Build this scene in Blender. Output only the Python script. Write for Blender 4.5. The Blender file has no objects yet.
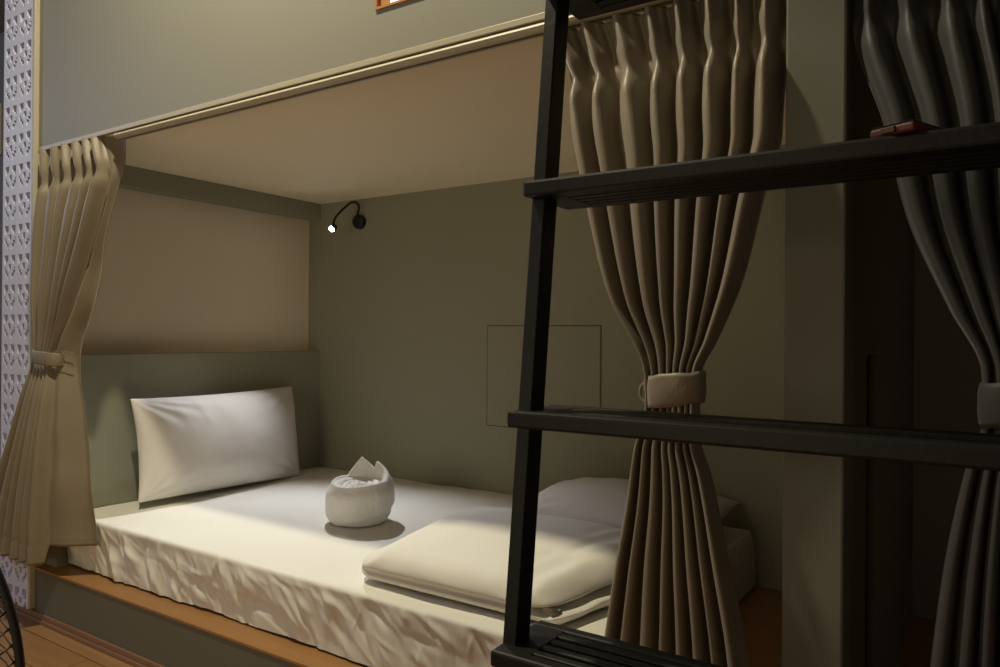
import bpy, bmesh, math, random
from math import sin, cos, pi, radians, sqrt, exp, atan2
from mathutils import Vector, Matrix, noise

random.seed(7)
SC = bpy.context.scene
COL = SC.collection

# ------------------------------------------------------------------ helpers
def link(name, me, m, parent=None):
    o = bpy.data.objects.new(name, me)
    COL.objects.link(o)
    if m:
        me.materials.append(m)
    if parent:
        o.parent = parent
        q = parent; off = Vector((0, 0, 0))
        while q: off += q.location; q = q.parent
        o.matrix_parent_inverse = Matrix.Translation(-parent.location) if parent.parent is None else Matrix()
    return o

def from_bm(name, bm, m, parent=None, smooth=False):
    me = bpy.data.meshes.new(name)
    bmesh.ops.recalc_face_normals(bm, faces=bm.faces)
    bm.to_mesh(me); bm.free()
    if smooth:
        for p in me.polygons: p.use_smooth = True
    return link(name, me, m, parent)

def add_box(bm, x0, x1, y0, y1, z0, z1, bev=0.0, seg=2):
    r = bmesh.ops.create_cube(bm, size=1)
    vs = r['verts']
    for v in vs:
        v.co = Vector(((x0+x1)/2 + v.co.x*(x1-x0), (y0+y1)/2 + v.co.y*(y1-y0), (z0+z1)/2 + v.co.z*(z1-z0)))
    if bev > 0:
        es = list({e for v in vs for e in v.link_edges})
        bmesh.ops.bevel(bm, geom=es, offset=bev, segments=seg, affect='EDGES', profile=0.5)
    return vs

def box(name, x0, x1, y0, y1, z0, z1, m, parent=None, bev=0.002, seg=2):
    bm = bmesh.new(); add_box(bm, x0, x1, y0, y1, z0, z1, bev, seg)
    return from_bm(name, bm, m, parent)

def boxes(name, lst, m, parent=None, bev=0.0):
    bm = bmesh.new()
    for b in lst: add_box(bm, *b, bev)
    return from_bm(name, bm, m, parent)

def add_tube(bm, pts, rad, n=10, closed=False, cap=True):
    pts = [Vector(p) for p in pts]
    k = len(pts)
    rr = rad if isinstance(rad, (list, tuple)) else [rad]*k
    rings = []
    prev = None
    for i, p in enumerate(pts):
        if closed: t = pts[(i+1) % k]-pts[i-1]
        else: t = pts[min(i+1, k-1)]-pts[max(i-1, 0)]
        t.normalize()
        if prev is None:
            a = Vector((0, 0, 1)) if abs(t.z) < .9 else Vector((1, 0, 0))
            n1 = t.cross(a).normalized()
        else:
            n1 = (prev - t*prev.dot(t)).normalized()
        prev = n1
        n2 = t.cross(n1)
        rings.append([bm.verts.new(p + (n1*cos(2*pi*j/n)+n2*sin(2*pi*j/n))*rr[i]) for j in range(n)])
    for i in range(k if closed else k-1):
        a, b = rings[i], rings[(i+1) % k]
        for j in range(n):
            bm.faces.new((a[j], a[(j+1) % n], b[(j+1) % n], b[j]))
    if cap and not closed:
        bm.faces.new(rings[0][::-1]); bm.faces.new(rings[-1])

def tube(name, pts, rad, m, parent=None, n=12, closed=False):
    bm = bmesh.new(); add_tube(bm, pts, rad, n, closed)
    return from_bm(name, bm, m, parent, True)

def add_lathe(bm, prof, M, n=28):
    """profile of (radius, height) turned about local z, placed by matrix M"""
    rings = []
    for r, h in prof:
        if r < 1e-6: rings.append([bm.verts.new(M @ Vector((0, 0, h)))])
        else: rings.append([bm.verts.new(M @ Vector((r*cos(2*pi*j/n), r*sin(2*pi*j/n), h))) for j in range(n)])
    for a, b in zip(rings, rings[1:]):
        for j in range(n):
            if len(a) == 1 and len(b) == 1: continue
            if len(a) == 1: bm.faces.new((a[0], b[(j+1) % n], b[j]))
            elif len(b) == 1: bm.faces.new((a[j], a[(j+1) % n], b[0]))
            else: bm.faces.new((a[j], a[(j+1) % n], b[(j+1) % n], b[j]))

def grid_mesh(bm, fn, nu, nv, wrap=False):
    vs = [[bm.verts.new(fn(i/nu, j/nv)) for i in range(nu if wrap else nu+1)] for j in range(nv+1)]
    for j in range(nv):
        for i in range(nu):
            i2 = (i+1) % nu if wrap else i+1
            bm.faces.new((vs[j][i], vs[j][i2], vs[j+1][i2], vs[j+1][i]))
    return vs

def empty(name, loc, label, cat, group=None):
    o = bpy.data.objects.new(name, None); COL.objects.link(o)
    o.location = loc; o.empty_display_size = .05
    o['label'] = label; o['category'] = cat
    if group: o['group'] = group
    return o

def tag(o, label, cat, group=None):
    o['label'] = label; o['category'] = cat
    if group: o['group'] = group
    return o

def struct(o):
    o['kind'] = 'structure'; return o

def lerp(a, b, t): return a+(b-a)*t
def sstep(a, b, x):
    t = min(1, max(0, (x-a)/(b-a))); return t*t*(3-2*t)

def spline(keys, x):
    """monotone-ish cubic through keys [(x, y)] sorted ascending"""
    n = len(keys)
    if x <= keys[0][0]: return keys[0][1]
    if x >= keys[-1][0]: return keys[-1][1]
    for i in range(n-1):
        if keys[i][0] <= x <= keys[i+1][0]: break
    x0, y0 = keys[i]; x1, y1 = keys[i+1]
    h = x1-x0
    def slope(k):
        if k == 0: return (keys[1][1]-keys[0][1])/(keys[1][0]-keys[0][0])
        if k == n-1: return (keys[-1][1]-keys[-2][1])/(keys[-1][0]-keys[-2][0])
        a = (keys[k][1]-keys[k-1][1])/(keys[k][0]-keys[k-1][0]); b = (keys[k+1][1]-keys[k][1])/(keys[k+1][0]-keys[k][0])
        if a*b <= 0: return 0
        return 2*a*b/(a+b)
    m0, m1 = slope(i), slope(i+1)
    t = (x-x0)/h
    return (2*t**3-3*t*t+1)*y0+(t**3-2*t*t+t)*h*m0+(-2*t**3+3*t*t)*y1+(t**3-t*t)*h*m1

# ------------------------------------------------------------------ materials
def mat(name, col, rough=.6, var=.06, vscale=6., bump=0., bscale=80., spec=.35, metal=0., sheen=0., stretch=(1, 1, 1)):
    m = bpy.data.materials.new(name); m.use_nodes = True
    nt = m.node_tree; N = nt.nodes; L = nt.links
    b = N['Principled BSDF']
    b.inputs['Roughness'].default_value = rough
    b.inputs['Specular IOR Level'].default_value = spec
    b.inputs['Metallic'].default_value = metal
    if sheen:
        b.inputs['Sheen Weight'].default_value = sheen
        b.inputs['Sheen Roughness'].default_value = .4
    tc = N.new('ShaderNodeTexCoord'); mp = N.new('ShaderNodeMapping')
    mp.inputs['Scale'].default_value = stretch
    L.new(tc.outputs['Object'], mp.inputs['Vector'])
    n1 = N.new('ShaderNodeTexNoise'); n1.inputs['Scale'].default_value = vscale; n1.inputs['Detail'].default_value = 4
    L.new(mp.outputs['Vector'], n1.inputs['Vector'])
    mx = N.new('ShaderNodeMix'); mx.data_type = 'RGBA'
    mx.inputs[6].default_value = (*[c*(1-var) for c in col], 1); mx.inputs[7].default_value = (*[min(1, c*(1+var)) for c in col], 1)
    L.new(n1.outputs['Fac'], mx.inputs[0]); L.new(mx.outputs[2], b.inputs['Base Color'])
    if bump:
        n2 = N.new('ShaderNodeTexNoise'); n2.inputs['Scale'].default_value = bscale; n2.inputs['Detail'].default_value = 3
        L.new(mp.outputs['Vector'], n2.inputs['Vector'])
        bp = N.new('ShaderNodeBump'); bp.inputs['Strength'].default_value = bump; bp.inputs['Distance'].default_value = .002
        L.new(n2.outputs['Fac'], bp.inputs['Height']); L.new(bp.outputs['Normal'], b.inputs['Normal'])
    return m

def wood(name, c1, c2, planks=False, rough=.4):
    m = bpy.data.materials.new(name); m.use_nodes = True
    nt = m.node_tree; N = nt.nodes; L = nt.links
    b = N['Principled BSDF']; b.inputs['Roughness'].default_value = rough; b.inputs['Specular IOR Level'].default_value = .4
    tc = N.new('ShaderNodeTexCoord'); mp = N.new('ShaderNodeMapping'); mp.inputs['Scale'].default_value = (1.5, 22, 22)
    L.new(tc.outputs['Object'], mp.inputs['Vector'])
    n1 = N.new('ShaderNodeTexNoise'); n1.inputs['Scale'].default_value = 2.2; n1.inputs['Detail'].default_value = 6; n1.inputs['Distortion'].default_value = .6
    L.new(mp.outputs['Vector'], n1.inputs['Vector'])
    mx = N.new('ShaderNodeMix'); mx.data_type = 'RGBA'
    mx.inputs[6].default_value = (*c1, 1); mx.inputs[7].default_value = (*c2, 1)
    L.new(n1.outputs['Fac'], mx.inputs[0])
    out = mx.outputs[2]
    if planks:
        br = N.new('ShaderNodeTexBrick'); br.inputs['Scale'].default_value = 1.0
        br.inputs['Brick Width'].default_value = .9; br.inputs['Row Height'].default_value = .095
        br.inputs['Mortar Size'].default_value = .0015; br.offset = .37
        br.inputs['Color1'].default_value = (1, 1, 1, 1); br.inputs['Color2'].default_value = (.72, .7, .68, 1); br.inputs['Mortar'].default_value = (.25, .22, .2, 1)
        L.new(tc.outputs['Object'], br.inputs['Vector'])
        m2 = N.new('ShaderNodeMix'); m2.data_type = 'RGBA'; m2.blend_type = 'MULTIPLY'; m2.inputs[0].default_value = 1
        L.new(out, m2.inputs[6]); L.new(br.outputs['Color'], m2.inputs[7]); out = m2.outputs[2]
    L.new(out, b.inputs['Base Color'])
    return m

def glow(name, col, st):
    m = bpy.data.materials.new(name); m.use_nodes = True
    b = m.node_tree.nodes['Principled BSDF']
    b.inputs['Base Color'].default_value = (*col, 1)
    b.inputs['Emission Color'].default_value = (*col, 1); b.inputs['Emission Strength'].default_value = st
    return m

M = dict(
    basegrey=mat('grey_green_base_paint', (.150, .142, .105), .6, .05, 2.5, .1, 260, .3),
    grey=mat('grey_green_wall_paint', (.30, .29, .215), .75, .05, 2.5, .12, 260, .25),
    fascia=mat('pale_grey_green_panel_paint', (.292, .277, .228), .55, .03, 2.0, .05, 200, .3),
    cream=mat('cream_board', (.90, .79, .58), .7, .04, 2.0, .06, 160, .25),
    recess=mat('beige_recess_paint', (.80, .70, .53), .75, .05, 2.0, .1, 220, .25),
    rail=mat('cream_moulding', (.48, .43, .32), .45, .04, 3),
    post=mat('grey_post_paint', (.165, .158, .125), .65, .05, 3, .08, 200, .3),
    room=mat('room_wall_plaster', (.30, .28, .25), .8, .05, 2, .1, 150),
    roomceil=mat('dark_room_ceiling', (.27, .215, .19), .8, .05, 2, .1, 150),
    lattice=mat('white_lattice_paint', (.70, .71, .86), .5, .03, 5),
    latticeback=mat('shadowed_lavender_backing', (.40, .385, .42), .6, .03, 5),  # shade inside the fretwork holes is darkened into this colour
    sheet=mat('white_cotton_sheet', (.80, .77, .70), .85, .03, 5, .12, 500, .2),
    pillow=mat('white_pillow_cotton', (.76, .72, .68), .85, .03, 5, .12, 500, .2),
    duvet=mat('white_duvet_cotton', (.78, .74, .67), .85, .03, 5, .12, 500, .2),
    towel=mat('white_terry', (.90, .87, .82), .95, .05, 60, .9, 420, .1),
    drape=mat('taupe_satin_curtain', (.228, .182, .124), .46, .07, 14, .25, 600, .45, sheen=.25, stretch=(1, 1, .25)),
    drapeshade=mat('shaded_taupe_satin_curtain', (.046, .042, .040), .55, .07, 14, .2, 600, .25, sheen=.12, stretch=(1, 1, .25)),  # same taupe cloth, colour darkened for the weaker light on the right
    black=mat('black_painted_wood', (.0065, .0055, .005), .5, .2, 12, .15, 120, .3),
    lampblack=mat('black_lamp_metal', (.012, .011, .010), .4, .1, 20),
    seam=mat('dark_seam', (.13, .118, .085), .8),
    wood=wood('orange_platform_wood', (.42, .215, .08), (.30, .14, .045), False, .42),
    floor=wood('laminate_floor_wood', (.46, .25, .105), (.33, .165, .06), True, .35),
    skirt=wood('brown_skirting_wood', (.28, .15, .085), (.2, .1, .055), False, .35),
    nichewood=wood('orange_niche_wood', (.55, .25, .10), (.45, .19, .07), False, .45),
    vent=mat('cream_vent_paint', (.68, .62, .42), .5, .03),
    ventshade=mat('vent_slit_shade', (.02, .018, .016), .8),  # near-black plate colour stands for the shade between the slats
    fan=mat('black_fan_metal', (.045, .042, .040), .55, .1, 20, 0, 80, .3),
    blade=mat('dark_blade_plastic', (.03, .03, .032), .35),
    red=mat('red_phone_case', (.085, .012, .010), .5),
    glass=mat('dark_phone_glass', (.02, .02, .022), .12, .05, 5, 0, 80, .6),
    brass=mat('brass_metal', (.09, .06, .025), .4, .05, 20, 0, 80, .5, .6),
    lens=glow('white_led_lens', (1, .98, .95), 60.),
    nichelight=glow('backlit_white_panel', (1, .93, .80), 1.4),
    gapshade=mat('mattress_gap_shade', (.10, .085, .065), .9),  # dark colour standing in for the shaded gap below the sheet
)

# ------------------------------------------------------------------ key positions (metres, floor at z=0)
XL = -2.1227      # bunk head wall
XR = -2.1853      # recessed panel in it
YB = 1.9743       # bunk back wall
ZC = 1.2744       # underside of upper bunk
ZP = .1425        # top of platform board
ZM = .284         # top of mattress

# ------------------------------------------------------------------ setting
struct(box('floor', -5.0, 1.4, -1.6, 1.9, -.05, 0, M['floor'], bev=0))
struct(box('ceiling', -5.0, 1.4, -1.6, 2.2, 2.43, 2.5, M['roomceil'], bev=0))
struct(box('wall_far', -5.0, -2.42, 1.9, 2.0, 0, 2.43, M['room'], bev=0))
struct(box('wall_side', -5.1, -5.0, -1.6, 2.0, 0, 2.43, M['room'], bev=0))
struct(box('wall_front', -5.0, 1.4, -1.7, -1.6, 0, 2.43, M['room'], bev=0))
struct(box('wall_right', 1.4, 1.5, -1.7, 2.1, 0, 2.43, M['room'], bev=0))
struct(box('wall_back', -2.42, 1.4, YB, YB+.1, 0, 2.43, M['grey'], bev=0))

# head wall of the bunk: lower wall with a ledge, beam above, shallow lighter recess between
ZL, ZB = .719, 1.2166
wl = boxes('wall_left', [(-2.40, XL, 1.03, YB, 0, ZL), (-2.40, XL, 1.03, YB, ZB, 1.30),
                         (-2.40, XR-.004, 1.03, YB, ZL, ZB)], M['grey'])
struct(wl)
rp = box('recess_panel', XR-.004, XR, 1.03, YB, ZL, ZB, M['recess'], wl, bev=0)
rp['label'] = 'light beige recessed panel'

# ------------------------------------------------------------------ bunk bed (built in)
NX0, NX1, NZ0, NZ1 = -.937, -.80, 1.372, 1.50
bb = empty('bunk_bed', (-1.2, 1.0, 0), 'built-in grey-green bunk bed with wooden platform, square post and pale upper front panel', 'bunk bed')
fp = boxes('front_panel', [(-2.179, NX0, 1.0, 1.02, 1.287, 1.9), (NX1, 1.39, 1.0, 1.02, 1.287, 1.9),
                           (NX0, NX1, 1.0, 1.02, 1.287, NZ0), (NX0, NX1, 1.0, 1.02, NZ1, 1.9)], M['fascia'], bb)
fp['label'] = 'pale grey-green upper front panel'
box('edge_strip', -2.179, 1.39, .9985, 1.0115, 1.2762, 1.287, M['rail'], bb, bev=.001)
box('underside_panel', XL+.0005, 1.39, 1.012, YB, ZC, 1.287, M['cream'], bb, bev=.001)
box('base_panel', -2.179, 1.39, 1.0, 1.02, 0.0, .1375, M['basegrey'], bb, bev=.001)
boxes('platform_board', [(XL+.0005, 1.39, .998, YB-.0005, .1375, ZP), (-2.179, XL+.0005, .998, 1.0295, .1375, ZP)], M['wood'], bb)
box('post', -.224, -.152, 1.0, 1.075, ZP, ZC, M['post'], bb, bev=.003)
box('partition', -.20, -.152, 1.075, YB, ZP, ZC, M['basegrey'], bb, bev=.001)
box('end_board', -.1515, -.1395, 1.20, 1.235, ZP, .76, M['post'], bb, bev=.004)
# skirting
bm = bmesh.new()
add_box(bm, -2.37, 1.39, .988, .9935, 0, .011, .002)
add_box(bm, -2.179, 1.39, .9935, 1.0, 0, .024, .002)
add_box(bm, -2.358, -2.179, .9935, 1.02, 0, .0285, .002)
struct(from_bm('baseboard_front', bm, M['skirt']))

# hatch in the back wall
ha = empty('access_hatch', (-1.152, YB, .655), 'square painted access hatch flush in the grey back wall', 'hatch')
box('seam', -1.3545, -.9500, YB-.0010, YB, .4935, .8165, M['seam'], ha, bev=0)
box('panel', -1.3510, -.9535, YB-.0028, YB-.0010, .497, .813, M['grey'], ha, bev=.001)

# wood-lined lit opening in the upper front panel
wn = empty('lit_niche', ((NX0+NX1)/2, 1.0, NZ0), 'small square wood-framed lit niche in the upper front panel', 'niche')
t = .0045
boxes('wood_frame', [(NX0, NX0+t, .997, 1.03, NZ0, NZ1), (NX1-t, NX1, .997, 1.03, NZ0, NZ1),
                     (NX0+t, NX1-t, .997, 1.03, NZ0, NZ0+t), (NX0+t, NX1-t, .997, 1.03, NZ1-t, NZ1)], M['nichewood'], wn)
box('wood_panel', NX0+t, NX0+.030, 1.004, 1.012, NZ0+t, NZ1-t, M['nichewood'], wn, bev=.001)
p = box('light_panel', NX0+.030, NX1-t, 1.005, 1.012, NZ0+t, NZ1-t, M['nichelight'], wn, bev=0)
p['label'] = 'backlit white panel'

# ------------------------------------------------------------------ lattice panel
LP = empty('lattice_panel', (-2.285, 1.0, 0), 'tall white fretwork lattice panel left of the curtain', 'lattice panel')
PAT = ["..........",
       ".###..###.",
       ".###..###.",
       ".##....##.",
       "....##....",
       ".#..##..#.",
       ".##....##.",
       "..##..##..",
       "...#..#...",
       ".........."]
bm = bmesh.new()
cw, ch = .0812, .0838
x0 = -2.358; z1 = 1.678 + 9*ch
vc = {}
def V(i, j, f):
    k = (i, j, f)
    if k not in vc:
        vc[k] = bm.verts.new((x0+.004+i*cw/10, .988 if f == 0 else 1.004, z1-j*ch/10))
    return vc[k]
NI, NJ = 20, 287
def solid(i, j):
    if i < 0 or j < 0 or i >= NI or j >= NJ: return False
    return PAT[j % 10][i % 10] == '.'
for i in range(NI):
    for j in range(NJ):
        if not solid(i, j): continue
        bm.faces.new((V(i, j, 0), V(i, j+1, 0), V(i+1, j+1, 0), V(i+1, j, 0)))
        if not solid(i-1, j): bm.faces.new((V(i, j, 0), V(i, j, 1), V(i, j+1, 1), V(i, j+1, 0)))
        if not solid(i+1, j): bm.faces.new((V(i+1, j, 0), V(i+1, j+1, 0), V(i+1, j+1, 1), V(i+1, j, 1)))
        if not solid(i, j-1): bm.faces.new((V(i, j, 0), V(i+1, j, 0), V(i+1, j, 1), V(i, j, 1)))
        if not solid(i, j+1): bm.faces.new((V(i, j+1, 0), V(i, j+1, 1), V(i+1, j+1, 1), V(i+1, j+1, 0)))
from_bm('fretwork', bm, M['lattice'], LP)
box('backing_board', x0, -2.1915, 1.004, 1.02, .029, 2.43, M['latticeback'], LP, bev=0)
box('edge_strip', -2.1915, -2.1795, .987, 1.02, .029, 2.43, M['rail'], LP, bev=.002)
box('edge_strip', x0, x0+.004, .988, 1.004, .029, 2.43, M['lattice'], LP, bev=0)

# ------------------------------------------------------------------ curtain rail
cr = empty('curtain_rail', (-1.2, 1.02, 1.264), 'long cream curtain rail under the upper front panel', 'curtain rail')
bm = bmesh.new()
prof = [(1.026, 1.2740), (1.026, 1.262), (1.020, 1.2605), (1.004, 1.2605), (.9985, 1.2625), (.9960, 1.2665), (.9985, 1.2705), (1.003, 1.2740)]
a = [bm.verts.new((-1.800, y, z)) for y, z in prof]; b = [bm.verts.new((-.228, y, z)) for y, z in prof]
for i in range(len(prof)):
    k = (i+1) % len(prof); bm.faces.new((a[i], a[k], b[k], b[i]))
bm.faces.new(a[::-1]); bm.faces.new(b)
from_bm('rail', bm, M['rail'], cr)
box('track_slot', -1.80, -.228, 1.010, 1.016, 1.2598, 1.2606, M['seam'], cr, bev=0)

# ------------------------------------------------------------------ curtains
def drape(name, parent, m, zt, znode, zb, XLk, XRk, Yk, Ak, n, seed, flat=0., yflat=None, zflat=None, nv=150, per=26, hem=.055, order=1):
    """pinch-pleated cloth: left/right outline, depth and fold size are keyed by height"""
    rnd = random.Random(seed)
    pw = [rnd.uniform(.62, 1.4) for _ in range(n)]
    tot = sum(pw); edges = [0]
    for w in pw: edges.append(edges[-1]+w/tot)
    pa = [rnd.uniform(.75, 1.2) for _ in range(n+1)]
    def fn(s, v):
        z = lerp(zt, zb, v)
        xl = spline(XLk, z); xr = spline(XRk, z); yc = spline(Yk, z); A = spline(Ak, z)
        fs = s/(1-flat) if flat else s
        top = sstep(znode-.012, zt, z)            # 0 at node, 1 at top
        nodeness = exp(-((z-znode)/.018)**2)
        below = sstep(znode, znode-.10, z)
        if fs <= 1:
            k = 0
            while k < n-1 and fs > edges[k+1]: k += 1
            u = (fs-edges[k])/(edges[k+1]-edges[k])
            wob = .10*noise.noise(Vector((seed+k*3.1, z*3.2, .3)))*below
            ph = 2*pi*(u-.5+wob*(4*u*(1-u)))
            c = .5+.5*cos(ph)
            sharp = lerp(lerp(.80, 2.6, nodeness), 1.3, top)
            ridge = lerp(c**sharp, .92*(1-(1-c)**2.3)+.18*c-.05+.22*(1-c)**9, below)
            am = lerp(pa[k], pa[k+1], u)*(1-.36*nodeness+.12*exp(-((z-znode+.034)/.018)**2))
            y = yc - A*am*(ridge-.45)
            # pinched head: three little fins above the tack
            y -= top*.006*cos(3*ph)*c
            uu = u + lerp(.25, .12, below)*sin(ph)/(2*pi)
            xx = lerp(edges[k], edges[k+1], uu)
            x = xl+(xr-xl)*xx*(1-flat if flat else 1)
            if flat:
                x = xl + (spline(FX, z)-xl)*xx
            y += .004*noise.noise(Vector((x*9+seed, z*5, 1.7)))
            zz = z + top*.004*sin(ph)
        else:
            g = (fs-1)/(1/(1-flat)-1)
            z = lerp(zt, zflat or zb, v)
            xr = spline(XRk, z); yc = spline(Yk, z); A = spline(Ak, z)
            xf = spline(FX, z); x = lerp(xf, xr, g)
            y = yc + .45*A*pa[-1] + (spline(yflat, z)-yc-.45*A*pa[-1])*sstep(0, 1, g)
            y += .005*noise.noise(Vector((x*10, z*9, seed))) + .004*sin(g*7+z*4)*sstep(1.15, .95, z)
            zz = z
        if z < zb+hem and z > zb+hem-.006: y += .0015
        return Vector((x, y, zz))
    bm = bmesh.new()
    grid_mesh(bm, fn, int(n*per/(1-flat)), nv)
    o = from_bm(name, bm, m, parent, True)
    md = o.modifiers.new('cloth', 'SOLIDIFY'); md.thickness = .0016; md.offset = 0
    return o

FX = None

def band(name, parent, m, cx, cy, cz, rx, ry, h, tilt=.0, n=56, thick=.003, pw=2.4):
    bm = bmesh.new()
    rows = 8
    def fn(u, v):
        a = 2*pi*u
        ca, sa = cos(a), sin(a)
        x = rx*math.copysign(abs(ca)**(2/pw), ca); y = ry*math.copysign(abs(sa)**(2/pw), sa)
        bulge = 1+.05*sin(pi*v)
        wr = 1+.025*noise.noise(Vector((cos(a)*2.3, sin(a)*2.3, v*3+cx)))
        z = (v-.5)*h*(1+.14*noise.noise(Vector((ca*1.7, sa*1.7, cx*5)))) + tilt*ca*rx
        return Vector((cx+x*bulge*wr, cy+y*bulge*wr, cz+z))
    grid_mesh(bm, fn, n, rows, wrap=True)
    o = from_bm(name, bm, m, parent, True)
    md = o.modifiers.new('cloth', 'SOLIDIFY'); md.thickness = thick; md.offset = 0
    return o

def ringpts(cx, cy, cz, r, ax, n=24, sq=1.0):
    pts = []
    for i in range(n):
        a = 2*pi*i/n
        if ax == 'y': pts.append((cx+r*cos(a)*sq, cy, cz+r*sin(a)))
        else: pts.append((cx, cy+r*cos(a)*sq, cz+r*sin(a)))
    return pts

# curtain behind the ladder
CM = empty('curtain', (-.40, 1.0, .2), 'taupe pleated curtain tied in the middle, hanging behind the black ladder', 'curtain', )
drape('panel', CM, M['drape'], 1.262, 1.176, .15,
      sorted([(1.262, -.585), (1.176, -.548), (1.112, -.537), (.995, -.502), (.837, -.449), (.734, -.398), (.688, -.396), (.63, -.412), (.55, -.424), (.461, -.441), (.341, -.461), (.15, -.487)]),
      sorted([(1.262, -.229), (1.052, -.229), (.97, -.249), (.86, -.273), (.781, -.303), (.737, -.323), (.692, -.325), (.644, -.324), (.605, -.312), (.488, -.287), (.386, -.266), (.15, -.235)]),
      sorted([(1.262, 1.022), (1.176, 1.012), (1.0, .985), (.72, .968), (.6, .972), (.4, .975), (.15, .980)]),
      sorted([(1.262, .022), (1.176, .038), (1.10, .050), (.9, .048), (.72, .024), (.6, .036), (.15, .050)]),
      8, 11)
band('tieback', CM, M['drape'], -.3545, .968, .714, .0355, .030, .043, .14)
tube('tie_loop', ringpts(-.399, .972, .707, .013, 'y', 24, .75), .0022, M['drape'], CM, 8, True)
tube('tie_loop', ringpts(-.391, .966, .718, .012, 'y', 24, .7), .0022, M['drape'], CM, 8, True)

# curtain at the right edge of the picture
CRt = empty('curtain', (.05, 1.0, .2), 'taupe curtain coloured dark for shade at the right edge, beyond the grey post', 'curtain')
drape('panel', CRt, M['drapeshade'], 1.262, 1.176, .15,
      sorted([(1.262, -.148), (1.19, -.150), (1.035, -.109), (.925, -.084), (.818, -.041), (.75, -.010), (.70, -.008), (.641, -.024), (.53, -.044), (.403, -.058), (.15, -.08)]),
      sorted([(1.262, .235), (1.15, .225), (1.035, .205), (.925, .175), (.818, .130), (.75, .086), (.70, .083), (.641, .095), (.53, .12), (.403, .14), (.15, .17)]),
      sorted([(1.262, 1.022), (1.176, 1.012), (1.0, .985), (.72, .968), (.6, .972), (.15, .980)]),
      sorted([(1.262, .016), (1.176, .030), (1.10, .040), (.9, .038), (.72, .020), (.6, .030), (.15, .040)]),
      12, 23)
band('tieback', CRt, M['drapeshade'], .038, .968, .718, .048, .030, .045, .1)

# curtain at the head of the bed
CL = empty('curtain', (-2.1, 1.0, .2), 'taupe pleated curtain tied back at the pillow end of the bed', 'curtain')
FX = sorted([(1.27, -1.865), (1.19, -1.835), (1.10, -1.865), (.96, -1.935), (.85, -1.998), (.76, -2.055), (.72, -2.072), (.6, -2.052), (.42, -2.045), (.16, -2.045)])
drape('panel', CL, M['drape'], 1.2745, 1.188, .182,
      sorted([(1.276, -2.168), (1.138, -2.159), (.923, -2.164), (.735, -2.158), (.652, -2.172), (.512, -2.215), (.396, -2.262), (.248, -2.325), (.165, -2.355)]),
      sorted([(1.276, -1.803), (1.204, -1.808), (1.143, -1.835), (1.019, -1.885), (.867, -1.928), (.737, -2.006), (.684, -2.014), (.553, -1.988), (.424, -1.966), (.233, -1.939), (.165, -1.933)]),
      sorted([(1.2745, 1.004), (1.188, 1.000), (1.0, .997), (.72, .992), (.6, .975), (.4, .958), (.165, .952)]),
      sorted([(1.276, .018), (1.188, .032), (1.10, .044), (.9, .040), (.72, .020), (.6, .030), (.165, .042)]),
      6, 8, flat=.24, zflat=.228, yflat=sorted([(1.276, 1.032), (1.0, 1.030), (.72, 1.034), (.4, 1.034), (.165, 1.034)]))
tb = band('tieback', CL, M['drape'], -2.100, .992, .716, .055, .026, .036, -.1)
for dz in (.017, -.018):
    tube('tie_cord', [(-2.052, .985, .716+dz), (-2.035, 1.000, .715+dz), (-2.018, 1.018, .712+dz)], .0014, M['drape'], CL, 6)

# ------------------------------------------------------------------ mattress
MT = empty('mattress', (-1.3, 1.5, ZP), 'low mattress with a wrinkled white fitted sheet on the wooden platform', 'mattress')
MX0, MX1, MY0, MY1 = XL+.004, -.505, 1.058, YB-.004
box('underside', MX0+.012, MX1-.012, MY0+.016, MY1-.008, ZP+.0005, ZP+.018, M['gapshade'], MT, bev=.004)
rnd = random.Random(3)
rid = []
for _ in range(260):
    x = rnd.uniform(MX0, MX1); z = rnd.uniform(ZP+.01, ZM-.01)
    ang = rnd.gauss(-.95, .45); ln = rnd.uniform(.03, .11); w = rnd.choice([rnd.uniform(.0025, .005), rnd.uniform(.006, .012)]); am = rnd.choice([-1, 1, 1])*rnd.uniform(.3, .8)*w*.75
    rid.append((x, z, cos(ang), sin(ang), ln, w, am))
def wrinkle(x, z):
    s = 0
    for (px, pz, c, d, ln, w, am) in rid:
        dx = x-px; dz = z-pz
        if abs(dx) > .13: continue
        a_ = dx*c+dz*d; b_ = -dx*d+dz*c
        if abs(a_) > ln: continue
        s += am*exp(-(b_/w)**2)*cos(a_/ln*pi/2)**2
    return s
RR = .007
def sec(t):
    """cross-section of front side: distance along outline -> (y offset, z)"""
    hh = ZM-ZP-.006-RR
    if t < hh: return 0.0, ZP+.006+t, 1.0
    a_ = (t-hh)/RR
    if a_ < pi/2: return RR*(1-cos(a_)), ZM-RR+RR*sin(a_), cos(a_)
    return RR+(t-hh-RR*pi/2), ZM, 0.0
LF = ZM-ZP-.006-RR+RR*pi/2
bm = bmesh.new()
NXm = 560
def fn(u, v):
    x = lerp(MX0, MX1, u)
    # ends rounded
    t = v*(LF+.05) if v <= .6 else lerp(.6*(LF+.05), LF+MY1-MY0-RR, (v-.6)/.4)
    return x, t
ts = [LF*i/34 for i in range(35)] + [LF+.006*i for i in range(1, 5)] + [lerp(LF+.024, LF+(MY1-MY0-RR), i/44) for i in range(1, 45)]
endr = .02
rows = []
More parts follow.
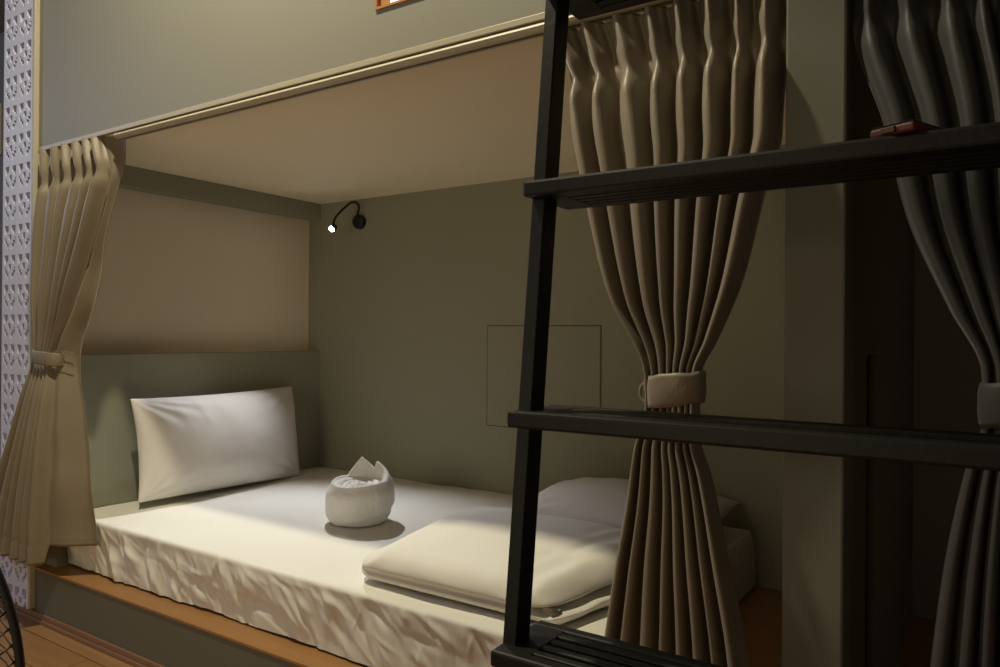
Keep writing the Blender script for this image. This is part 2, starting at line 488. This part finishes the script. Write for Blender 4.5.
for t_ in ts:
    yo, z, fr = sec(t_)
    row = []
    for i in range(NXm+1):
        x = lerp(MX0, MX1, i/NXm)
        y = MY0+yo; zz = z
        if fr > 0:
            sag = .006*noise.noise(Vector((x*5, z*9, 0)))+.004*noise.noise(Vector((x*14, z*14, 3)))
            w = wrinkle(x, z)
            hq = min(1, max(0, (z-ZP)/(ZM-ZP)))
            y -= fr*((w+sag)*(1-.75*sstep(.80, 1.0, hq)) + .007*hq)
            zz += (1-fr)*.12*w + fr*.004*noise.noise(Vector((x*7, 9, 2)))*(1-(z-ZP)/(ZM-ZP))
        else:
            zz += .0045*noise.noise(Vector((x*3.5, y*3.5, 7)))+.0022*noise.noise(Vector((x*11+y*4, y*9, 1)))
            zz += .0012*sin((x*1.3+y)*38)*max(0, noise.noise(Vector((x*2.5, y*2.5, 4))))
        # drop at the far (foot) end with rounding
        d = MX1-x
        if d < endr: zz = ZP+.006+(zz-ZP-.006)*sqrt(max(0, 1-((endr-d)/endr)**2))
        row.append(bm.verts.new((x, y, zz)))
    rows.append(row)
for j in range(len(rows)-1):
    for i in range(NXm):
        bm.faces.new((rows[j][i], rows[j][i+1], rows[j+1][i+1], rows[j+1][i]))
fs = from_bm('fitted_sheet', bm, M['sheet'], MT, True)

# ------------------------------------------------------------------ pillows
def pillow(name, L, H, Tf, Tb, seed, nx=90, ny=64, pinch=.07, wr=.004, taper=0.):
    bm = bmesh.new()
    def fn(side):
        def g(u, v):
            a = 2*u-1; b = 2*v-1
            aa = math.copysign(1-(1-abs(a))**1.25, a); bb = math.copysign(1-(1-abs(b))**1.25, b)
            e = max(0, (1-aa**2))**.50*max(0, (1-bb**2))**.50
            x = L/2*aa*(1-pinch*(1-bb*bb)*abs(aa)**2)
            z = H/2*bb*(1-pinch*(1.1 if bb > 0 else .25)*(1-aa*aa)*abs(bb)**2)
            d = (Tf if side < 0 else Tb)*e
            edge = (1-e)
            w = wr*noise.noise(Vector((x*9+seed, z*9, side)))*min(1, e*4)
            w += wr*.9*noise.noise(Vector((x*26+z*12+seed, z*8, side)))*min(1, e*5)*edge
            # gathers pulled in from the top seam and the corners
            w += wr*.7*max(0, sin((x*.9+z*.35)*95+seed))*exp(-((x+L*.22)/(.09))**2)*exp(-((z-H*.30)/.06)**2)
            for cx in (-1, 1):
                for cz in (-1, 1):
                    r = sqrt((aa-cx)**2+(bb-cz)**2)
                    th = atan2(bb-cz, aa-cx)
                    w += wr*.8*sin(th*16+seed+cx)*exp(-((r-.45)/.25)**2)*min(1, e*5)
            return Vector((x, side*(d+w), z*(1-taper*(1-aa)/2)))
        return g
    va = grid_mesh(bm, fn(-1), nx, ny)
    vb = grid_mesh(bm, fn(1), nx, ny)
    bmesh.ops.remove_doubles(bm, verts=bm.verts, dist=1e-5)
    # join the two shells along the seam
    bm.verts.ensure_lookup_table()
    o = from_bm(name, bm, M['pillow'], None, True)
    return o

P1 = pillow('pillow', .625, .318, .085, .035, 2.0, pinch=.042, wr=.0026, taper=.08)
P1.rotation_euler = (radians(-12), 0, radians(90-6.5)+pi/2*0)
P1.matrix_world = (Matrix.Translation((-2.040, 1.497, .4455)) @ Matrix.Rotation(radians(90+4), 4, 'Z') @ Matrix.Rotation(radians(-9), 4, 'X') @ Matrix.Rotation(radians(.9), 4, 'Y'))
tag(P1, 'white pillow propped upright against the head wall', 'pillow')

P2 = pillow('pillow', .50, .42, .066, .062, 9.0, 70, 50, wr=.002)
P2.matrix_world = (Matrix.Translation((-.765, 1.705, ZM+.068)) @ Matrix.Rotation(radians(6), 4, 'Z') @ Matrix.Rotation(radians(-88), 4, 'X'))
tag(P2, 'white pillow lying flat by the back wall behind the folded duvet', 'pillow')

# ------------------------------------------------------------------ folded duvet
def duvet():
    bm = bmesh.new()
    X0, X1, Y0, Y1 = -1.090, -.520, 1.085, 1.455
    Z0, Z1 = ZM+.004, ZM+.102
    cx, cy, cz = (X0+X1)/2, (Y0+Y1)/2, (Z0+Z1)/2
    hx, hy, hz = (X1-X0)/2, (Y1-Y0)/2, (Z1-Z0)/2
    r = bmesh.ops.create_cube(bm, size=2)
    bmesh.ops.subdivide_edges(bm, edges=bm.edges, cuts=59, use_grid_fill=True)
    R = .047
    for v in bm.verts:
        p = Vector((v.co.x*hx, v.co.y*hy, v.co.z*hz))
        # rounded box
        q = Vector((max(-hx+R, min(hx-R, p.x)), max(-hy+R, min(hy-R, p.y)), max(-hz+R, min(hz-R, p.z))))
        d = p-q
        if d.length > 1e-6: p = q+d.normalized()*R
        zz = (p.z+hz)/(2*hz)
        side = max(abs(p.x)/hx, abs(p.y)/hy)
        edge = sstep(.80, 1.0, side)
        # crease between the folded layers around the side
        zc = .40+.05*noise.noise(Vector((p.x*4, p.y*4, 0)))
        dep = .007 if p.x < hx*.7 else .034
        cr = exp(-((zz-zc)/.085)**2)*edge*dep
        n = Vector((p.x, p.y, 0))
        if abs(p.x)/hx > abs(p.y)/hy: p.x -= math.copysign(cr, p.x)
        else: p.y -= math.copysign(cr, p.y)
        # plump top with a soft dome, thicker toward the back, sheared corners
        top = sstep(.5, 1, zz)
        p.z += top*(.012*cos(p.x/hx*pi/2)*cos(p.y/hy*pi/2) + .0*sstep(-hy, hy, p.y) + .004*noise.noise(Vector((p.x*6, p.y*6, 5))))
        # wrinkles near right end
        f = sstep(hx*.2, hx, p.x)
        w = .011*noise.noise(Vector((p.x*26, p.y*14, p.z*24)))*f + .0022*noise.noise(Vector((p.x*12, p.y*12, p.z*25)))
        p += Vector((0, -.6, .6))*w if p.y < 0 else Vector((0, 0, w))
        # top layer set back a little and folded over to the right
        if p.x > 0: p.x -= (.02+.075*(1-sstep(-1, .7, p.y/hy)))*lerp(.72, 1.0, sstep(.34, .50, zz))*sstep(-.1*hx, hx, p.x)
        # corners drawn in
        p.x -= .018*math.copysign(1, p.x)*sstep(.6, 1, abs(p.y)/hy)*sstep(.6, 1, abs(p.x)/hx)
        # back-left corner drifts inwards so the outline runs slanted
        p.x += .03*sstep(-.2, 1, p.y/hy)*(1-sstep(-1, .2, p.x/hx))
        p.x += .045*sstep(.35, 1, zz)*(1-sstep(-1, -.2, p.x/hx))
        p.z = max(p.z, -hz)
        p.z = -hz + (p.z+hz)*lerp(.70, 1.04, sstep(-hy*.9, hy*.7, p.y))
        v.co = Vector((cx, cy, cz))+p
    o = from_bm('folded_duvet', bm, M['duvet'], None, True)
    return o
DV = duvet()
tag(DV, 'thick white folded duvet lying at the foot end of the bed', 'duvet')

# ------------------------------------------------------------------ rolled towel
def towel():
    cx, cy, z0 = -1.406, 1.452, ZM+.0025
    T = empty('rolled_towel', (cx, cy, z0), 'white towel rolled up with pointed ends, standing on the sheet', 'towel')
    bm = bmesh.new()
    R_, H, nt = .0845, .112, 150
    def peak(a):
        d = lambda c: abs((a-radians(c)+pi) % (2*pi)-pi)
        sg = ((a-radians(88)+pi) % (2*pi))-pi
        return max(.050*max(0, 1-d(122)/.62)**.9, .040*max(0, 1-(sg/.30 if sg > 0 else -sg/1.25))**1.1)
    def fn(u, v):
        a = 2*pi*u
        pk = peak(a); top = H-.010*max(0, -sin(a))+pk
        if v < .12:                       # underside
            r = R_*.80*(v/.12); z = 0
        elif v < .62:                     # outer wall, rounded foot and shoulder
            q = (v-.12)/.50
            z = top*q
            r = R_*(.80+.20*min(1, q*5)**.5)
            r *= 1+.035*sin(pi*q)
            r -= R_*.13*sstep(.62, 1.0, q)**2
            # loose diagonal wraps
            for (a0, za, k, w, am) in ((-.6, .020, .020, .006, .006), (.2, .040, .024, .005, .004), (1.1, .012, .016, .005, .004)):
                zz = za+k*((a-a0+pi) % (2*pi)-pi)
                m_ = .5+.5*cos(a-a0)
                r += am*m_*(sstep(-w, w, z-zz)-.5)
            # loose edge of the cloth down the right side
            da = (a-radians(-18)+pi) % (2*pi)-pi
            r += .0028*sstep(-.06, .02, da)*sstep(1.6, .2, da)*sstep(.0, .25, q)
        else:                             # over the rim and into the spiral heart
            q = (v-.62)/.38
            rr = .87*(1-q)
            r = R_*rr
            fr = (rr*R_/.0185 - a/(2*pi)) % 1.0
            ridge = sin(pi*fr)**.6
            dish = .010*sstep(.86, .55, rr)
            z = lerp(top, H-.012*max(0, -sin(a))*rr - dish - .006*(1-ridge), sstep(.87, .70, rr))
            z += .003*sstep(.15, 0, rr)
            r += R_*.0
        wob = 1+.018*noise.noise(Vector((cos(a)*1.6, sin(a)*1.6, z*14)))
        r *= wob
        fuzz = .0009*noise.noise(Vector((cos(a)*r*320, sin(a)*r*320, z*320)))
        lean = .22*max(0, z-H)
        return Vector((cx+(r+fuzz)*cos(a), cy+(r+fuzz)*sin(a)*.97-lean, z0+z+fuzz))
    grid_mesh(bm, fn, nt, 110, wrap=True)
    bmesh.ops.remove_doubles(bm, verts=bm.verts, dist=1e-6)
    from_bm('terry_roll', bm, M['towel'], T, True)
    return T
towel()

# ------------------------------------------------------------------ reading lamp
RL = empty('reading_lamp', (-1.915, YB, 1.191), 'small black gooseneck reading lamp glowing on the back wall', 'lamp')
bm = bmesh.new()
Mb = Matrix.Translation((-1.915, YB, 1.191)) @ Matrix.Rotation(radians(90), 4, 'X')
add_lathe(bm, [(0, 0), (.026, 0), (.026, .016), (.024, .019), (0, .0195)], Mb, 32)
from_bm('wall_plate', bm, M['lampblack'], RL, True)
neck = [(-1.914, 1.962, 1.205), (-1.905, 1.947, 1.216), (-1.891, 1.938, 1.230), (-1.883, 1.928, 1.243), (-1.886, 1.915, 1.252), (-1.896, 1.902, 1.248), (-1.910, 1.886, 1.229), (-1.924, 1.873, 1.209), (-1.9345, 1.865, 1.192), (-1.937, 1.861, 1.176), (-1.936, 1.860, 1.167)]
def smooth_path(P, k=6):
    P = [Vector(p) for p in P]; out = []
    for i in range(len(P)-1):
        p0, p1, p2, p3 = P[max(i-1, 0)], P[i], P[i+1], P[min(i+2, len(P)-1)]
        for j in range(k):
            t = j/k
            out.append(.5*((2*p1)+(-p0+p2)*t+(2*p0-5*p1+4*p2-p3)*t*t+(-p0+3*p1-3*p2+p3)*t**3))
    return out+[P[-1]]
tube('gooseneck', smooth_path(neck), .0042, M['lampblack'], RL, 10)
hd = Vector((.19, -.84, -.50)).normalized()
LH = Vector((-1.936, 1.8585, 1.157))
Mh = Matrix.Translation(LH) @ hd.to_track_quat('Z', 'Y').to_matrix().to_4x4()
bm = bmesh.new()
add_lathe(bm, [(0, -.012), (.009, -.012), (.0115, -.009), (.012, .012), (.0105, .012), (.0100, .009), (0, .009)], Mh, 24)
lh = from_bm('lamp_head', bm, M['lampblack'], RL, True)
bm = bmesh.new()
add_lathe(bm, [(0, .0092), (.0098, .0092), (.0085, .0125), (.005, .0145), (0, .015)], Mh, 24)
ln = from_bm('lens', bm, M['lens'], lh, True)
ln['label'] = 'bright white LED lens'

# ------------------------------------------------------------------ ladder
LD = empty('ladder', (-.2, .6, 0), 'black wooden ladder with slatted treads leaning on the bunk in front', 'ladder')
LX0, LX1 = -.431, .125
def tread(zt):
    yf = .637+.115*(zt-.46); d = .102; h = .0175
    bm = bmesh.new()
    add_box(bm, LX0, LX1, yf, yf+.016, zt-h, zt, .003)
    add_box(bm, LX0, LX1, yf+d-.016, yf+d, zt-h, zt, .003)
    for xa in (LX0+.0005, LX1-.0405): add_box(bm, xa, xa+.040, yf+.012, yf+d-.012, zt-h+.0005, zt-.0005, .0015)
    g = (d-.032)/4
    for k in range(4):
        y0 = yf+.016+g*k
        add_box(bm, LX0+.03, LX1-.03, y0+.0035, y0+g-.0025, zt-h+.001, zt-.001, .002)
    return from_bm('tread', bm, M['black'], LD)
for zt in (.215, .460, .704, .954, 1.193, 1.437, 1.685): tread(zt)
def stile(xa):
    bm = bmesh.new()
    vs = add_box(bm, xa, xa+.0165, 0, .029, 0, 1.78, .0015)
    for v in bm.verts: v.co.y += .660+.112*(v.co.z-.46)
    return from_bm('stile', bm, M['black'], LD)
stile(LX0+.0006); stile(LX1-.0171)
for xa in (LX0+.0006, LX1-.0171):
    box('hook', xa, xa+.0165, .80, .9995, 1.73, 1.755, M['black'], LD, bev=.002)

# phone on the tread
PH = empty('phone', (-.0545, .735, .954), 'phone in a red case lying on the second-highest visible ladder tread', 'phone')
def ph_box(name, hx, hy, z0, z1, m, bev, off=(0, 0)):
    bm = bmesh.new(); add_box(bm, -hx+off[0], hx+off[0], -hy+off[1], hy+off[1], z0, z1, bev, 3)
    o = from_bm(name, bm, m, PH)
    o.matrix_parent_inverse = Matrix(); o.location = (0, 0, 0); return o
ph_box('case', .019, .042, .0003, .0085, M['red'], .0025)
ph_box('screen', .0178, .041, .0085, .0098, M['glass'], .0008)
ph_box('connector', .006, .002, .002, .0072, M['brass'], .0006, (-.002, -.0425))
PH.rotation_euler = (0, 0, radians(-24))

# ------------------------------------------------------------------ air vent on the far wall
AV = empty('air_vent', (-4.62, 1.9, 1.75), 'cream louvred air vent high on the far wall, left of the lattice', 'air vent')
vx0, vx1, vz0, vz1 = -4.85, -4.522, 1.752, 2.03
boxes('vent_frame', [(vx0, vx0+.02, 1.882, 1.9, vz0, vz1), (vx1-.02, vx1, 1.882, 1.9, vz0, vz1), (vx0+.02, vx1-.02, 1.882, 1.9, vz0, vz0+.02), (vx0+.02, vx1-.02, 1.882, 1.9, vz1-.02, vz1)], M['vent'], AV)
box('shade_plate', vx0+.02, vx1-.02, 1.897, 1.9, vz0+.02, vz1-.02, M['ventshade'], AV, bev=0)
for k in range(8):
    z = vz0+.026+k*.0298
    box('slat', vx0+.02, vx1-.02, 1.884, 1.896, z+.010, z+.020, M['vent'], AV, bev=.001)

# ------------------------------------------------------------------ fan at the lower left
fc = Vector((-.7929, .1477, .5138))
yw = radians(33.4789)
FN = empty('floor_fan', (fc.x, fc.y, 0), 'round black wire-guarded fan at the lower left corner', 'fan')
fwd = Vector((-sin(yw), cos(yw), 0)); rgt = Vector((cos(yw), sin(yw), 0)); up = Vector((0, 0, 1))
def fp_(r, a, d): return fc + rgt*(r*cos(a)) + up*(r*sin(a)) + fwd*d
RF = .222
bm = bmesh.new()
add_tube(bm, [fp_(RF, 2*pi*i/120, 0) for i in range(120)], .0033, 10, True)
from_bm('guard_ring', bm, M['fan'], FN, True)
for nm, sg in (('front_grille', -1), ('rear_grille', 1)):
    bm = bmesh.new()
    for k in range(110):
        a0 = 2*pi*k/110
        pts = []
        for j in range(9):
            q = j/8
            pts.append(fp_(lerp(RF, .045, q), a0+sg*.55*q, sg*(.055*sin(q*pi*.5)**.7)))
        add_tube(bm, pts, .00075, 4)
    add_tube(bm, [fp_(.14, 2*pi*i/60, sg*.05) for i in range(60)], .0012, 5, True)
    add_tube(bm, [fp_(RF-.010, 2*pi*i/90, sg*.012) for i in range(90)], .0012, 5, True)
    from_bm(nm, bm, M['fan'], FN, True)
Mf = Matrix.Translation(fc) @ (-fwd).to_track_quat('Z', 'Y').to_matrix().to_4x4()
bm = bmesh.new(); add_lathe(bm, [(0, .060), (.044, .058), (.047, .052), (.044, .046), (0, .045)], Mf, 28)
from_bm('badge', bm, M['fan'], FN, True)
bm = bmesh.new(); add_lathe(bm, [(0, -.150), (.04, -.145), (.052, -.12), (.052, -.058), (0, -.056)], Mf, 28)
from_bm('motor', bm, M['fan'], FN, True)
bm = bmesh.new(); add_lathe(bm, [(0, .018), (.03, .016), (.034, .0), (.03, -.055), (0, -.056)], Mf, 24)
from_bm('hub', bm, M['blade'], FN, True)
for k in range(4):
    bm = bmesh.new()
    def fn(u, v):
        r = lerp(.032, .195, u); a = pi/2*k+lerp(-.42, .42, v)*(.55+.6*sin(pi*u*.85))+.25*u
        return fp_(r, a, lerp(-.02, .026, v))
    grid_mesh(bm, fn, 14, 8)
    o = from_bm('blade', bm, M['blade'], FN, True)
    md = o.modifiers.new('t', 'SOLIDIFY'); md.thickness = .002
bp_ = fc+fwd*.1
tube('stand', [(bp_.x, bp_.y, .02), (bp_.x, bp_.y, fc.z)], .014, M['fan'], FN, 16)
bm = bmesh.new(); add_lathe(bm, [(0, 0), (.15, 0), (.155, .006), (.14, .018), (.03, .03), (0, .03)], Matrix.Translation((bp_.x, bp_.y, .0005)), 40)
from_bm('base', bm, M['fan'], FN, True)

# ------------------------------------------------------------------ lights
def area(name, loc, tgt, size, power, col):
    l = bpy.data.lights.new(name, 'AREA'); l.shape = 'DISK'; l.size = size; l.energy = power; l.color = col
    o = bpy.data.objects.new(name, l); COL.objects.link(o); o.location = loc
    o.rotation_euler = (Vector(tgt)-Vector(loc)).to_track_quat('-Z', 'Y').to_euler()
    return o
def spot(name, aim, power, col, size, blend, soft):
    sp = bpy.data.lights.new(name, 'SPOT')
    sp.energy = power; sp.color = col; sp.spot_size = radians(size); sp.spot_blend = blend; sp.shadow_soft_size = soft
    so = bpy.data.objects.new(name, sp); COL.objects.link(so)
    so.location = LH+hd*.026
    so.rotation_euler = Vector(aim).to_track_quat('-Z', 'Y').to_euler()
spot('reading_lamp_beam', (.40, -.60, -.70), 31, (.90, .92, .96), 88, .85, .010)
area('room_ceiling_lamp', (-1.15, .64, 2.39), (-1.15, .64, 0), .08, 29, (1, .92, .66))
area('cool_window_light', (-4.6, -.6, 1.9), (-2.3, .9, 1.4), .8, 16, (.60, .71, 1.0))
area('room_fill_light', (-.90, -1.5, .90), (-1.7, 1.5, .8), .9, 9.5, (1, .86, .58))  # added fill to brighten the bunk interior; no doorway stands here
area('cool_side_light', (1.25, -.2, 1.5), (.0, 1.0, 1.0), .4, .5, (.62, .72, 1.0))

w = bpy.data.worlds.new('World'); SC.world = w; w.use_nodes = True
w.node_tree.nodes['Background'].inputs[0].default_value = (.5, .45, .4, 1)
w.node_tree.nodes['Background'].inputs[1].default_value = .05

# ------------------------------------------------------------------ camera
cam = bpy.data.cameras.new('Camera'); co = bpy.data.objects.new('Camera', cam); COL.objects.link(co)
cam.sensor_fit = 'HORIZONTAL'; cam.sensor_width = 36; cam.lens = 744.7/1000*36
cam.clip_start = .02
yaw, pit, rol = radians(33.4789), radians(.1166), radians(.4578)
F = Vector((-sin(yaw)*cos(pit), cos(yaw)*cos(pit), sin(pit)))
R0 = Vector((cos(yaw), sin(yaw), 0)); U0 = R0.cross(F)
Rv = R0*cos(rol)+U0*sin(rol); Uv = -R0*sin(rol)+U0*cos(rol)
co.matrix_world = Matrix(((Rv.x, Uv.x, -F.x, 0), (Rv.y, Uv.y, -F.y, 0), (Rv.z, Uv.z, -F.z, .785), (0, 0, 0, 1)))
SC.camera = co

vs = SC.view_settings
vs.view_transform = 'Standard'; vs.look = 'None'; vs.gamma = 1; vs.exposure = 0; vs.use_curve_mapping = False
SC.cycles.max_bounces = 8
